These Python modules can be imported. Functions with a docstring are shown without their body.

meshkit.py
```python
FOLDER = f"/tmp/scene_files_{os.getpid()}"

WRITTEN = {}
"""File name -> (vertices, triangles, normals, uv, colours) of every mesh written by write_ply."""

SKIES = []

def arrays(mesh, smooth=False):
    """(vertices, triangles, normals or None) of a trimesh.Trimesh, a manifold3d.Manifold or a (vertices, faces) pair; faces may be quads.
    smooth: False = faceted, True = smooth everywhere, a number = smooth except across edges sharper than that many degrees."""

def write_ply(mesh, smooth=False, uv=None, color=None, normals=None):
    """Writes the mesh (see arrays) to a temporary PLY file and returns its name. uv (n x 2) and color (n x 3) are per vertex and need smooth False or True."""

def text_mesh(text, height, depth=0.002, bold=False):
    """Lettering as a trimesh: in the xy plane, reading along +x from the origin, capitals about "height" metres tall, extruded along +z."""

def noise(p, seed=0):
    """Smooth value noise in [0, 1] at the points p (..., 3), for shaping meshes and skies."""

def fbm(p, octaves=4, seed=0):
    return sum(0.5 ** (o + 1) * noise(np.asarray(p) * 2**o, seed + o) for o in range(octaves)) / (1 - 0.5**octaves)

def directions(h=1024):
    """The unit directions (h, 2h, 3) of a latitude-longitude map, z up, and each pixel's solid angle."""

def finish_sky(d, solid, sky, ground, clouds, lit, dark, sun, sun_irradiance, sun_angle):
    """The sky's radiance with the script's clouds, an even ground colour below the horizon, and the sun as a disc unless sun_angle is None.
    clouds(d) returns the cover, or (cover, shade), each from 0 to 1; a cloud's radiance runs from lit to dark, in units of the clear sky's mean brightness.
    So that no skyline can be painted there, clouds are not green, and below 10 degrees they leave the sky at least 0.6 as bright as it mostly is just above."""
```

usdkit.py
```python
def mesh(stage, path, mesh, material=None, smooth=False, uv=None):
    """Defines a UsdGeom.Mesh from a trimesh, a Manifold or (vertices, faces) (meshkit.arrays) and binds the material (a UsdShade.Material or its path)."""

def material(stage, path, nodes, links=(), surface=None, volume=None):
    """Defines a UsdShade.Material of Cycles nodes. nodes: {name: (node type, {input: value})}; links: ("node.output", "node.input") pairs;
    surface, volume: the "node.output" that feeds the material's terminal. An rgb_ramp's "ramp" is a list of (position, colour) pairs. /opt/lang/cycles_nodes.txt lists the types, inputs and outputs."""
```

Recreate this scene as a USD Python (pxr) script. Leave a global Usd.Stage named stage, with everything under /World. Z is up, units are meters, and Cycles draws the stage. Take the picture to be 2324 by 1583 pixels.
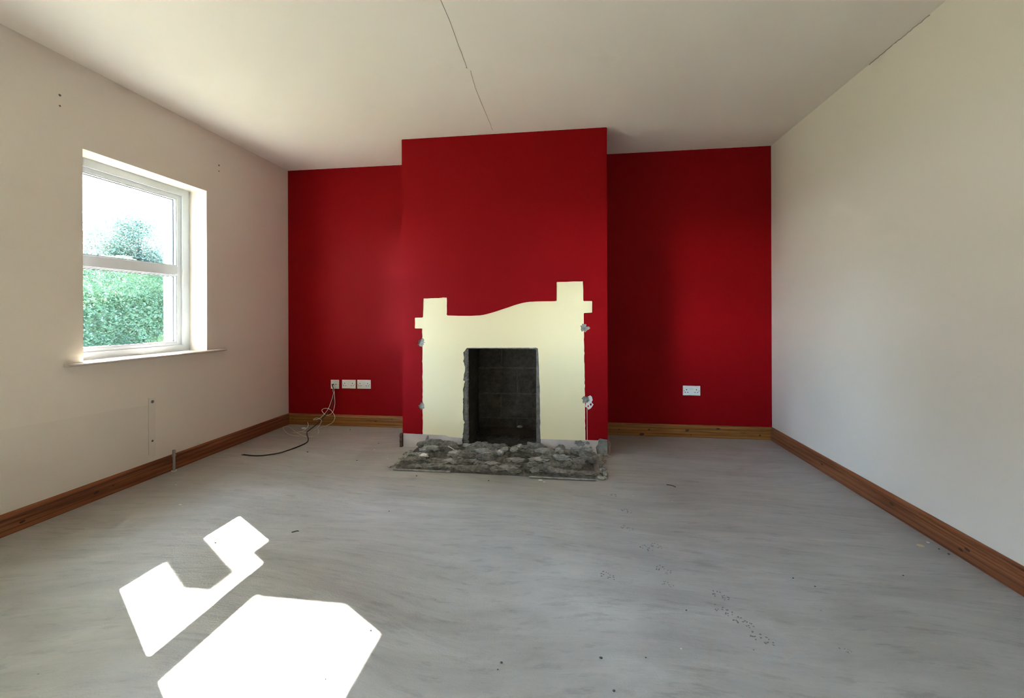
import math, numpy as np, trimesh, usdkit, meshkit
from pxr import Usd, UsdGeom, UsdLux, UsdShade, Gf, Sdf
from shapely.geometry import Polygon, box as sbox, LineString
from shapely.ops import unary_union
from shapely import affinity

stage = Usd.Stage.CreateInMemory()
UsdGeom.Xform.Define(stage, '/World')
UsdGeom.Scope.Define(stage, '/World/Looks')
L = '/World/Looks/'

# ------------------------------------------------------------------ camera
H, XL, XR, D, DC, C0, C1 = 2.45, -2.686, 1.687, 3.783, 3.233, -1.3055, 0.2905
F_PX, YAW, ROLL, CY, CAM_H = 959.85, -0.1310, 0.0036, 713.06, 1.051
cam = UsdGeom.Camera.Define(stage, '/World/camera')
cam.CreateHorizontalApertureAttr(36.0)
cam.CreateVerticalApertureAttr(36.0 * 1583 / 2324)
cam.CreateFocalLengthAttr(36.0 * F_PX / 2324)
cam.CreateVerticalApertureOffsetAttr(-(791.5 - CY) * 36.0 / 2324)
cam.CreateClippingRangeAttr(Gf.Vec2f(0.05, 500))
c, s = math.cos(YAW), math.sin(YAW); cr, sr = math.cos(ROLL), math.sin(ROLL)
r0, f0, u0 = np.array([c, -s, 0]), np.array([s, c, 0]), np.array([0, 0, 1.0])
right, up = cr * r0 - sr * u0, sr * r0 + cr * u0
m = np.eye(4); m[0, :3], m[1, :3], m[2, :3], m[3, :3] = right, up, -f0, (0, 0, CAM_H)
cam.AddTransformOp().Set(Gf.Matrix4d(m.tolist()))
cam.CreateExposureAttr(2.98)

# ------------------------------------------------------------------ sky and sun
SUN_TO = np.array([-1.185, 0.747, 1.0]); SUN_TO /= np.linalg.norm(SUN_TO)      # towards the sun
sky = UsdLux.DomeLight.Define(stage, '/World/sky')
usdkit.material(stage, L + 'sky', {
    's': ('sky_texture', {'sky_type': 'multiple_scattering', 'sun_disc': False, 'sun_elevation': math.asin(SUN_TO[2]),
                          'sun_rotation': math.atan2(SUN_TO[0], SUN_TO[1]), 'altitude': 100.0, 'aerosol_density': 2.0}),
    'co': ('texture_coordinate', {}), 'n': ('noise_texture', {'scale': 2.2, 'detail': 5.0}),
    'r': ('rgb_ramp', {'ramp': [(0.32, (0.25, 0.25, 0.25)), (0.58, (1, 1, 1))]}),
    'm': ('mix_color', {'b': (0.66, 0.72, 0.78)}),
    'b': ('background_shader', {'strength': 1.0})},
    [('co.generated', 'n.vector'), ('n.fac', 'r.fac'), ('r.color', 'm.fac'), ('s.color', 'm.a'), ('m.result', 'b.color')], surface='b.background')
UsdShade.MaterialBindingAPI.Apply(sky.GetPrim()).Bind(UsdShade.Material.Get(stage, L + 'sky'))
sky.CreateIntensityAttr(1.0)
sun = UsdLux.DistantLight.Define(stage, '/World/sun')
sun.CreateAngleAttr(0.45); sun.CreateNormalizeAttr(True); sun.CreateIntensityAttr(4.4); sun.CreateColorAttr(Gf.Vec3f(1.0, 0.94, 0.84))
z_ = SUN_TO; x_ = np.cross([0, 0, 1], z_); x_ /= np.linalg.norm(x_); y_ = np.cross(z_, x_)
m = np.eye(4); m[0, :3], m[1, :3], m[2, :3] = x_, y_, z_
sun.AddTransformOp().Set(Gf.Matrix4d(m.tolist()))

# ------------------------------------------------------------------ helpers
used = {}
def numbered(parent, name):
    k = used.get((parent, name), 0); used[(parent, name)] = k + 1
    return f'{parent}/{name}' + (f'_{k:03d}' if k else '')
def tag(p, label=None, cat=None, group=None, kind=None):
    p = p.GetPrim() if hasattr(p, 'GetPrim') else p
    for k, v in (('label', label), ('category', cat), ('group', group), ('kind', kind)):
        if v: p.SetCustomDataByKey(k, v)
    return p
def path_of(parent): return '/World' if parent is None else str((parent.GetPrim() if hasattr(parent, 'GetPrim') else parent).GetPath())
def obj(name, mesh, mat, parent=None, smooth=False, **k):
    if isinstance(mesh, list): mesh = trimesh.util.concatenate(mesh)
    pp = path_of(parent)
    if parent is not None:                                     # parts are given in world coordinates; move into the thing's frame
        o = origin.get(pp)
        if o is None:
            q = pp
            while q not in origin and q.count('/') > 1: q = q.rsplit('/', 1)[0]
            o = origin.get(q)
        if o is not None:
            mesh = mesh.copy(); mesh.apply_translation(-np.asarray(o))
    p = usdkit.mesh(stage, numbered(pp, name), mesh, L + mat, smooth=smooth)
    return tag(p, **k) if k else p.GetPrim()
origin = {}
def thing(name, loc=(0, 0, 0), **k):
    x = UsdGeom.Xform.Define(stage, numbered('/World', name))
    x.AddTranslateOp().Set(Gf.Vec3d(*map(float, loc)))
    origin[str(x.GetPath())] = loc
    return tag(x, **k)
def copy_of(src, loc, **k):
    src = src.GetPrim() if hasattr(src, 'GetPrim') else src
    x = UsdGeom.Xform.Define(stage, numbered('/World', src.GetName()))
    x.AddTranslateOp().Set(Gf.Vec3d(*map(float, loc)))
    x.GetPrim().GetReferences().AddInternalReference(src.GetPath()); x.GetPrim().SetInstanceable(True)
    return tag(x, **k)

def bx(x0, x1, y0, y1, z0, z1):
    b = trimesh.creation.box((x1 - x0, y1 - y0, z1 - z0)); b.apply_translation(((x0 + x1) / 2, (y0 + y1) / 2, (z0 + z1) / 2)); return b
def rbx(x0, x1, y0, y1, z0, z1, r=0.003):
    P = []
    for a in (0, 1):
        for b in (0, 1):
            for d in (0, 1):
                q = np.array([(x0, x1)[a], (y0, y1)[b], (z0, z1)[d]]); sg = np.array([1 - 2 * a, 1 - 2 * b, 1 - 2 * d]) * r
                for k in range(3): w = sg.copy(); w[k] = 0; P.append(q + w)
                P.append(q + sg * 0.3)
    return trimesh.convex.convex_hull(np.array(P))
def extr(poly, h): 
    gs = getattr(poly, 'geoms', [poly])
    return trimesh.util.concatenate([trimesh.creation.extrude_polygon(g, h, engine='earcut') for g in gs if g.area > 1e-9])
def ext_xz(poly, y0, y1):
    e = extr(poly, y1 - y0); v = e.vertices.copy(); e.vertices = np.stack([v[:, 0], y1 - v[:, 2], v[:, 1]], 1); return e
def ext_yz(poly, x0, x1):
    e = extr(poly, x1 - x0); v = e.vertices.copy(); e.vertices = np.stack([x0 + v[:, 2], v[:, 0], v[:, 1]], 1); return e
def ext_xy(poly, z0, z1):
    e = extr(poly, z1 - z0); e.apply_translation((0, 0, z0)); return e
def spline(P, n=8):
    P = np.asarray(P, float); Q = np.vstack([2 * P[0] - P[1], P, 2 * P[-1] - P[-2]]); out = []
    for i in range(1, len(Q) - 2):
        for t in np.linspace(0, 1, n, endpoint=False):
            a, b, c_, d = Q[i - 1:i + 3]
            out.append(0.5 * (2 * b + (c_ - a) * t + (2 * a - 5 * b + 4 * c_ - d) * t * t + (3 * b - a - 3 * c_ + d) * t ** 3))
    return np.array(out + [P[-1]])
def tube(P, r, sides=8):
    P = np.asarray(P, float); T = np.gradient(P, axis=0); T /= np.linalg.norm(T, axis=1, keepdims=True) + 1e-12
    n = np.cross(T[0], [0.3, 0.2, 1.0]); n /= np.linalg.norm(n); V = []; r = np.broadcast_to(r, (len(P),))
    for p, t, q in zip(P, T, r):
        n = n - t * (n @ t); n /= np.linalg.norm(n); b = np.cross(t, n); a = np.arange(sides) * 2 * np.pi / sides
        V.append(p + q * (np.cos(a)[:, None] * n + np.sin(a)[:, None] * b))
    k = len(P); V = np.vstack(V + [P[:1], P[-1:]]); Fc = []
    for i in range(k - 1):
        for j in range(sides):
            a, b = i * sides + j, i * sides + (j + 1) % sides
            Fc += [[a, b, b + sides], [a, b + sides, a + sides]]
    for j in range(sides): Fc += [[k * sides, (j + 1) % sides, j], [k * sides + 1, (k - 1) * sides + j, (k - 1) * sides + (j + 1) % sides]]
    return trimesh.Trimesh(V, Fc, process=False)
def cyl(p, q, r, sides=16): return tube([p, q], r, sides)
def rock(rng, size, sub=1, amp=0.3, freq=2.0):
    m_ = trimesh.creation.icosphere(sub, 1.0); v = m_.vertices
    n = meshkit.fbm(v * freq + rng.uniform(0, 50, 3), 3, int(rng.integers(1000)))
    m_.vertices = v * (1 + amp * (n - 0.5) * 2)[:, None] * np.asarray(size) / 2
    return m_
def blob2d(rng, cx, cy, rx, ry, n=22, amp=0.28):
    a = np.linspace(0, 2 * np.pi, n, endpoint=False); k = 1 + amp * rng.uniform(-1, 1, n)
    return Polygon(np.stack([cx + rx * k * np.cos(a), cy + ry * k * np.sin(a)], 1)).buffer(0)

# ------------------------------------------------------------------ materials
def paint(name, col, rough=0.6, bump=0.12, scale=260.0, mott=0.05, spec=0.3, big=1.2):
    dark = tuple(x * (1 - mott) for x in col); light = tuple(min(1, x * (1 + mott)) for x in col)
    return usdkit.material(stage, L + name, {
        'g': ('geometry', {}), 'n': ('noise_texture', {'scale': scale, 'detail': 2.0}), 'n2': ('noise_texture', {'scale': big, 'detail': 3.0}),
        'r': ('rgb_ramp', {'ramp': [(0.3, dark), (0.7, light)]}), 'b': ('bump', {'strength': bump, 'distance': 0.003}),
        'p': ('principled_bsdf', {'roughness': rough, 'specular_ior_level': spec})},
        [('g.position', 'n.vector'), ('g.position', 'n2.vector'), ('n2.fac', 'r.fac'), ('r.color', 'p.base_color'), ('n.fac', 'b.height'), ('b.normal', 'p.normal')], surface='p.BSDF')
def plain(name, col, rough=0.5, metal=0.0, spec=0.5):
    return usdkit.material(stage, L + name, {'p': ('principled_bsdf', {'base_color': col, 'roughness': rough, 'metallic': metal, 'specular_ior_level': spec})}, surface='p.BSDF')
def rough_stone(name, a, b, scale=30.0, bump=0.6, dist=0.01):
    return usdkit.material(stage, L + name, {
        'g': ('geometry', {}), 'n': ('noise_texture', {'scale': scale, 'detail': 6.0, 'roughness': 0.65}), 'n2': ('noise_texture', {'scale': scale * 6, 'detail': 3.0}),
        'r': ('rgb_ramp', {'ramp': [(0.33, a), (0.68, b)]}), 'b': ('bump', {'strength': bump, 'distance': dist}),
        'p': ('principled_bsdf', {'roughness': 0.92, 'specular_ior_level': 0.15})},
        [('g.position', 'n.vector'), ('g.position', 'n2.vector'), ('n.fac', 'r.fac'), ('r.color', 'p.base_color'), ('n2.fac', 'b.height'), ('b.normal', 'p.normal')], surface='p.BSDF')
CREAM = (0.80, 0.745, 0.655)
paint('wall_paint', CREAM, 0.7, 0.15, 240.0, 0.015)
paint('ceiling_paint', (0.88, 0.835, 0.765), 0.8, 0.12, 200.0, 0.012)
paint('red_paint', (0.27, 0.0012, 0.004), 0.6, 0.14, 240.0, 0.05, 0.10)
paint('cream_plaster', (0.94, 0.82, 0.51), 0.7, 0.10, 200.0, 0.03)
paint('bare_plaster', (0.62, 0.53, 0.47), 0.85, 0.3, 120.0, 0.12, 0.2, 9.0)
paint('outer_render', (0.74, 0.74, 0.72), 0.8, 0.2, 90.0, 0.02)
rough_stone('concrete', (0.19, 0.178, 0.158), (0.37, 0.352, 0.315), 22.0, 0.5)
rough_stone('mortar', (0.17, 0.158, 0.138), (0.42, 0.393, 0.35), 34.0, 1.0, 0.014)
rough_stone('mid_mortar', (0.22, 0.21, 0.19), (0.46, 0.44, 0.40), 30.0, 0.5)
rough_stone('edge_mortar', (0.13, 0.12, 0.105), (0.24, 0.225, 0.20), 30.0, 0.5)
rough_stone('pale_mortar', (0.25, 0.24, 0.22), (0.52, 0.50, 0.46), 24.0, 0.6)
rough_stone('sooty_block', (0.060, 0.050, 0.040), (0.135, 0.117, 0.095), 28.0, 0.7)
rough_stone('sooty_joint', (0.09, 0.078, 0.064), (0.20, 0.175, 0.145), 40.0, 0.5)
rough_stone('ash', (0.05, 0.046, 0.04), (0.15, 0.14, 0.12), 40.0, 0.7)
rough_stone('mortar_dark', (0.085, 0.078, 0.066), (0.24, 0.225, 0.195), 30.0, 1.0, 0.014)
plain('white_plastic', (0.80, 0.78, 0.74), 0.3)
plain('upvc', (0.70, 0.75, 0.80), 0.35)
plain('gasket', (0.03, 0.03, 0.035), 0.6)
plain('pin_black', (0.02, 0.018, 0.016), 0.7)
plain('screw_steel', (0.30, 0.27, 0.24), 0.4, 0.8)
plain('black_cable', (0.018, 0.016, 0.016), 0.45)
plain('white_cable', (0.80, 0.76, 0.68), 0.5)
plain('plug_grey', (0.12, 0.115, 0.11), 0.8)
plain('pipe_metal', (0.36, 0.33, 0.29), 0.45, 0.6)
plain('dust_dark', (0.10, 0.10, 0.095), 0.95)
plain('paw_dust', (0.19, 0.19, 0.18), 0.98)
plain('crack_dark', (0.34, 0.30, 0.26), 0.95)
plain('hairline', (0.50, 0.45, 0.40), 0.95)
paint('filler', (0.755, 0.705, 0.625), 0.8, 0.1, 200.0, 0.03)
paint('old_paint', (0.76, 0.705, 0.62), 0.75, 0.15, 240.0, 0.03)
plain('flake_white', (0.80, 0.78, 0.73), 0.7)
plain('flake_cream', (0.70, 0.58, 0.36), 0.7)
plain('twig_brown', (0.06, 0.042, 0.028), 0.9)
plain('torn_wood', (0.10, 0.06, 0.035), 0.9)
plain('knot', (0.055, 0.018, 0.008), 0.5)
plain('pole_wood', (0.16, 0.12, 0.09), 0.9)
paint('sill_wood', (0.60, 0.53, 0.46), 0.5, 0.1, 60.0, 0.10, 0.4, 14.0)

def wood(name, along, a, b, dk):
    sc = [26.0, 26.0, 26.0]; sc[along] = 0.9
    sf = [150.0, 150.0, 150.0]; sf[along] = 3.0
    usdkit.material(stage, L + name, {
        'g': ('geometry', {}), 'mp': ('mapping', {'scale': sc}), 'mf': ('mapping', {'scale': sf}),
        'n': ('noise_texture', {'scale': 1.0, 'detail': 4.0, 'roughness': 0.6, 'distortion': 1.4}), 'f': ('noise_texture', {'scale': 1.0, 'detail': 2.0}),
        'r': ('rgb_ramp', {'ramp': [(0.28, dk), (0.45, a), (0.60, b), (0.72, a)]}),
        'w': ('wave_texture', {'wave_type': 'bands', 'bands_direction': 'z', 'scale': 0.45, 'distortion': 5.0, 'detail': 2.0, 'detail_scale': 1.0}),
        'rw': ('rgb_ramp', {'ramp': [(0.0, (0.55, 0.5, 0.45)), (0.35, (1, 1, 1)), (1.0, (1, 1, 1))]}),
        'm': ('mix', {'mix_type': 'multiply', 'fac': 0.7}), 'b': ('bump', {'strength': 0.1, 'distance': 0.002}),
        'p': ('principled_bsdf', {'roughness': 0.42, 'specular_ior_level': 0.4})},
        [('g.position', 'mp.vector'), ('g.position', 'mf.vector'), ('mp.vector', 'n.vector'), ('mf.vector', 'f.vector'), ('mp.vector', 'w.vector'),
         ('n.fac', 'r.fac'), ('w.fac', 'rw.fac'), ('r.color', 'm.color1'), ('rw.color', 'm.color2'), ('m.color', 'p.base_color'), ('f.fac', 'b.height'), ('b.normal', 'p.normal')], surface='p.BSDF')
wood('pine_x', 0, (0.27, 0.105, 0.022), (0.37, 0.155, 0.038), (0.15, 0.048, 0.010))
wood('pine_y', 1, (0.23, 0.078, 0.030), (0.32, 0.118, 0.047), (0.11, 0.033, 0.013))

# screed floor: grey, trowelled in arcs, paler and browner patches
usdkit.material(stage, L + 'screed', {
    'g': ('geometry', {}),
    'warp': ('noise_texture', {'scale': 0.55, 'detail': 1.0}), 'wm': ('vector_math', {'math_type': 'scale', 'scale': 0.8}),
    'add': ('vector_math', {'math_type': 'add'}), 'mp': ('mapping', {'scale': (2.2, 13.0, 1.0), 'rotation': (0, 0, 0.15)}),
    'st': ('noise_texture', {'scale': 1.0, 'detail': 7.0, 'roughness': 0.62, 'distortion': 0.6}),
    'big': ('noise_texture', {'scale': 1.1, 'detail': 4.0, 'roughness': 0.6}),
    'fine': ('noise_texture', {'scale': 160.0, 'detail': 3.0}),
    'mp2': ('mapping', {'scale': (7.0, 40.0, 1.0), 'rotation': (0, 0, 0.15)}),
    'sc': ('noise_texture', {'scale': 1.0, 'detail': 5.0, 'roughness': 0.7}),
    'r1': ('rgb_ramp', {'ramp': [(0.30, (0.335, 0.331, 0.311)), (0.52, (0.412, 0.408, 0.384)), (0.70, (0.475, 0.471, 0.446))]}),
    'r2': ('rgb_ramp', {'ramp': [(0.35, (0.88, 0.86, 0.83)), (0.62, (1.04, 1.04, 1.04))]}),
    'm': ('mix', {'mix_type': 'multiply', 'fac': 1.0}),
    'r3': ('rgb_ramp', {'ramp': [(0.34, (0.80, 0.80, 0.80)), (0.46, (1, 1, 1)), (0.64, (1, 1, 1)), (0.74, (1.12, 1.12, 1.12))]}),
    'm2': ('mix', {'mix_type': 'multiply', 'fac': 0.9}),
    'rr': ('map_range', {'value': 0.5, 'from_min': 0.3, 'from_max': 0.7, 'to_min': 0.38, 'to_max': 0.62}),
    'hb': ('math', {'math_type': 'multiply_add', 'value2': 0.35}),
    'b': ('bump', {'strength': 0.4, 'distance': 0.007}),
    'vo': ('voronoi_texture', {'scale': 7.0, 'randomness': 1.0}), 'rv': ('rgb_ramp', {'ramp': [(0.010, (0.35, 0.34, 0.33)), (0.022, (1, 1, 1)), (1.0, (1, 1, 1))]}), 'm3': ('mix', {'mix_type': 'multiply', 'fac': 1.0}),
    'p': ('principled_bsdf', {'specular_ior_level': 0.45})},
    [('g.position', 'vo.vector'), ('vo.distance', 'rv.fac'), ('m2.color', 'm3.color1'), ('rv.color', 'm3.color2'), ('m3.color', 'p.base_color'), ('g.position', 'warp.vector'), ('warp.color', 'wm.vector1'), ('wm.vector', 'add.vector1'), ('g.position', 'add.vector2'), ('add.vector', 'mp.vector'), ('mp.vector', 'st.vector'),
     ('add.vector', 'mp2.vector'), ('mp2.vector', 'sc.vector'), ('g.position', 'big.vector'), ('g.position', 'fine.vector'),
     ('st.fac', 'r1.fac'), ('big.fac', 'r2.fac'), ('r1.color', 'm.color1'), ('r2.color', 'm.color2'), ('sc.fac', 'r3.fac'), ('m.color', 'm2.color1'), ('r3.color', 'm2.color2'), 
     ('st.fac', 'rr.value'), ('rr.result', 'p.roughness'), ('fine.fac', 'hb.value1'), ('sc.fac', 'hb.value3'), ('hb.value', 'b.height'), ('b.normal', 'p.normal')], surface='p.BSDF')
usdkit.material(stage, L + 'pane_glass', {'f': ('layer_weight', {'blend': 0.5}), 'pw': ('math', {'math_type': 'power', 'value2': 5.0}), 'ma': ('math', {'math_type': 'multiply_add', 'value2': 0.6, 'value3': 0.03}),
    't': ('transparent_bsdf', {'color': (0.98, 0.99, 0.985)}), 'gl': ('glossy_bsdf', {'roughness': 0.0, 'color': (1, 1, 1)}), 'm': ('mix_closure', {})},
    [('f.facing', 'pw.value1'), ('pw.value', 'ma.value1'), ('ma.value', 'm.fac'), ('t.BSDF', 'm.closure1'), ('gl.BSDF', 'm.closure2')], surface='m.closure')
def leafmat(name, col, tcol):
    usdkit.material(stage, L + name, {'g': ('geometry', {}),
        'r': ('rgb_ramp', {'ramp': [(0.0, tuple(x * 0.55 for x in col)), (0.6, col), (0.85, tuple(x * 1.5 for x in col)), (1.0, (col[0] * 2.6, col[1] * 2.0, col[2] * 1.2))]}),
        'p': ('principled_bsdf', {'roughness': 0.4}), 't': ('translucent_bsdf', {'color': tcol}), 'm': ('mix_closure', {'fac': 0.45})},
        [('g.random_per_island', 'r.fac'), ('r.color', 'p.base_color'), ('p.BSDF', 'm.closure1'), ('t.BSDF', 'm.closure2')], surface='m.closure')
leafmat('hedge_leaf', (0.16, 0.27, 0.17), (0.20, 0.35, 0.18))
leafmat('tree_leaf', (0.11, 0.17, 0.14), (0.12, 0.19, 0.14))
leafmat('grass_blade', (0.20, 0.27, 0.10), (0.28, 0.36, 0.12))
rough_stone('bark', (0.10, 0.08, 0.06), (0.2, 0.17, 0.13), 20.0)
rough_stone('soil', (0.16, 0.165, 0.10), (0.28, 0.28, 0.18), 3.0)

# ------------------------------------------------------------------ room shell
YF = -2.3                                                       # wall behind the camera
WY0, WY1, WZ0, WZ1 = 2.031, 2.850, 0.775, 1.986                 # window opening
fl = thing('floor', kind='structure')
obj('screed', bx(XL - 0.4, XR + 0.2, YF - 0.2, D + 0.25, -0.12, 0.0), 'screed', fl)
cl = thing('ceiling', kind='structure')
obj('plasterboard', bx(XL - 0.4, XR + 0.2, YF - 0.2, D + 0.25, H, H + 0.12), 'ceiling_paint', cl)
rng = np.random.default_rng(5)
def crack(pts, w):
    P = spline(pts, 6); P[:, 0] += rng.normal(0, 0.0012, len(P)); return LineString(P).buffer(w / 2, cap_style=2)
cr1 = crack([(-0.552, YF), (-0.556, 0.5), (-0.554, 1.83), (-0.560, 2.30), (-0.566, 2.345)], 0.0026)
cr2 = crack([(-0.548, 2.375), (-0.561, 2.60), (-0.559, 2.9), (-0.560, 3.165)], 0.0022)
obj('board_joint_crack', ext_xy(unary_union([cr1, cr2]), H - 0.0012, H + 0.01), 'crack_dark', cl, label='thin dark crack along a ceiling board joint')
wr = thing('wall_right', kind='structure')
obj('plaster', bx(XR, XR + 0.2, YF - 0.2, D + 0.25, 0, H), 'wall_paint', wr)
P = [(XR - 0.001, y, H - 0.003 + rng.normal(0, 0.0018)) for y in np.linspace(2.22, 2.62, 26)]
obj('caulk_crack', tube(P, 0.0022, 5), 'crack_dark', wr, label='dark split in the paint along the ceiling corner')
wb = thing('wall_back', kind='structure')
obj('plaster', bx(XL - 0.4, XR + 0.2, D, D + 0.25, 0, H), 'red_paint', wb)
wf = thing('wall_front', kind='structure')
obj('plaster', bx(XL - 0.4, XR + 0.2, YF - 0.2, YF, 0, H), 'wall_paint', wf)

wl = thing('wall_left', kind='structure')
XIN = XL - 0.215                                                # inner leaf ends behind the window frame
W2 = (-0.42, 1.12)                                               # the room's other window, just out of the picture
inner = sbox(YF - 0.2, 0, D + 0.25, H).difference(sbox(WY0, WZ0, WY1, WZ1)).difference(sbox(W2[0], WZ0, W2[1], WZ1))
obj('plaster', ext_yz(inner, XIN, XL), 'wall_paint', wl)
outer = sbox(YF - 0.2, -0.3, D + 0.25, H + 0.12).difference(sbox(WY0 - 0.01, WZ0 + 0.015, WY1 + 0.022, 2.10)).difference(sbox(W2[0] - 0.01, WZ0 + 0.015, W2[1] + 0.022, 2.10))
obj('outer_leaf', ext_yz(outer, XIN - 0.17, XIN), 'outer_render', wl, label='white rendered outer face and window reveal')
# corner bead and dabs on the outer reveal's edge
YB = WY1 + 0.022
obj('corner_bead', bx(XIN - 0.172, XIN - 0.160, YB - 0.006, YB + 0.004, 0.80, 2.10), 'pale_mortar', wl)
for zz in (0.93, 1.14, 1.345, 1.56, 1.78, 1.98):
    obj('render_dab', rbx(XIN - 0.160, XIN - 0.128, YB - 0.012, YB + 0.004, zz - 0.018, zz + 0.018, 0.004), 'pale_mortar', wl)
# fixings left in the wall
for (y, z, r) in [(1.925, 2.230, 0.006), (1.925, 2.173, 0.0045), (2.965, 2.218, 0.006), (2.965, 2.173, 0.0045), (2.427, 0.491, 0.010), (2.426, 0.236, 0.007)]:
    obj('wall_plug', cyl((XL - 0.01, y, z), (XL + 0.0012, y, z), r, 12), 'plug_grey', wl, label='grey plastic plug in an old fixing hole')
obj('filler_strip', bx(XL - 0.002, XL + 0.0004, 2.402, 2.447, 0.13, 0.515), 'filler', wl, label='filled vertical strip where a radiator bracket hung')
q = Polygon([(YF, 0.11), (2.398, 0.11), (2.398, 0.475), (2.2, 0.487), (1.9, 0.498), (1.68, 0.509), (1.2, 0.515), (YF, 0.515)])
obj('old_paint', ext_yz(q.intersection(sbox(0.9, 0, 3, 1)), XL - 0.002, XL + 0.0002), 'old_paint', wl, label='duller band of old paint low on the wall behind a removed radiator')
P = [(XL + 0.0002, 2.4005 + rng.normal(0, 0.0010), z) for z in np.linspace(0.15, 0.52, 22)]
obj('hairline_crack', tube(P, 0.0012, 5), 'hairline', wl)

# ------------------------------------------------------------------ chimney breast with the bare fireplace
cb = thing('chimney_breast', (-0.51, DC, 0), label='red chimney breast with a cream silhouette left by a removed fireplace surround', cat='chimney breast')
rng = np.random.default_rng(11)
def jag(pts, step=0.02, amp=0.0012):
    out = []
    for a, b in zip(pts[:-1], pts[1:]):
        a, b = np.array(a, float), np.array(b, float); n = max(1, int(np.linalg.norm(b - a) / step))
        for k in range(n): out.append(a + (b - a) * k / n + rng.normal(0, amp, 2) * (k > 0))
    return out + [np.array(pts[-1], float)]
curve = spline([(-0.925, 1.044), (-0.83, 1.042), (-0.74, 1.042), (-0.66, 1.047), (-0.575, 1.068), (-0.47, 1.101), (-0.38, 1.130), (-0.30, 1.146), (-0.20, 1.150), (-0.10, 1.151)], 5)
sil = jag([(-1.146, 0.09), (-1.1455, 0.5), (-1.146, 0.940)]) + jag([(-1.152, 0.942), (-1.203, 0.942), (-1.208, 0.948), (-1.207, 1.022), (-1.203, 1.028), (-1.145, 1.029), (-1.139, 1.034), (-1.134, 1.180), (-0.943, 1.185), (-0.943, 1.062), (-0.946, 1.055), (-0.938, 1.045)], 0.03, 0.0008) + list(curve) + \
    jag([(-0.087, 1.152), (-0.084, 1.160), (-0.084, 1.290), (-0.081, 1.296), (0.114, 1.299), (0.117, 1.155), (0.121, 1.150), (0.180, 1.149), (0.183, 1.145), (0.182, 1.066), (0.179, 1.062), (0.124, 1.060), (0.120, 1.054)], 0.03, 0.0008) + jag([(0.121, 0.9), (0.126, 0.45), (0.128, 0.09)])
sil = Polygon(sil).buffer(0)
opening_cream = Polygon(jag([(-0.823, -0.02), (-0.820, 0.10)], 0.02, 0.003) + jag([(-0.816, 0.10), (-0.814, 0.19), (-0.802, 0.205), (-0.815, 0.225), (-0.816, 0.33), (-0.812, 0.42), (-0.816, 0.47), (-0.806, 0.51), (-0.809, 0.58), (-0.800, 0.61), (-0.807, 0.70), (-0.813, 0.755), (-0.800, 0.766)], 0.014, 0.0032)
    + jag([(-0.790, 0.783), (-0.782, 0.790), (-0.55, 0.7925), (-0.40, 0.794), (-0.245, 0.797), (-0.228, 0.790)], 0.03, 0.0012) + jag([(-0.224, 0.75), (-0.219, 0.60), (-0.214, 0.40), (-0.210, 0.10), (-0.206, -0.02)], 0.03, 0.0016)).buffer(0)
chips = [blob2d(rng, -1.156, 0.830, 0.028, 0.030), blob2d(rng, -1.152, 0.330, 0.024, 0.028), blob2d(rng, 0.120, 0.946, 0.024, 0.028), blob2d(rng, 0.132, 0.405, 0.027, 0.026)]
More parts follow.
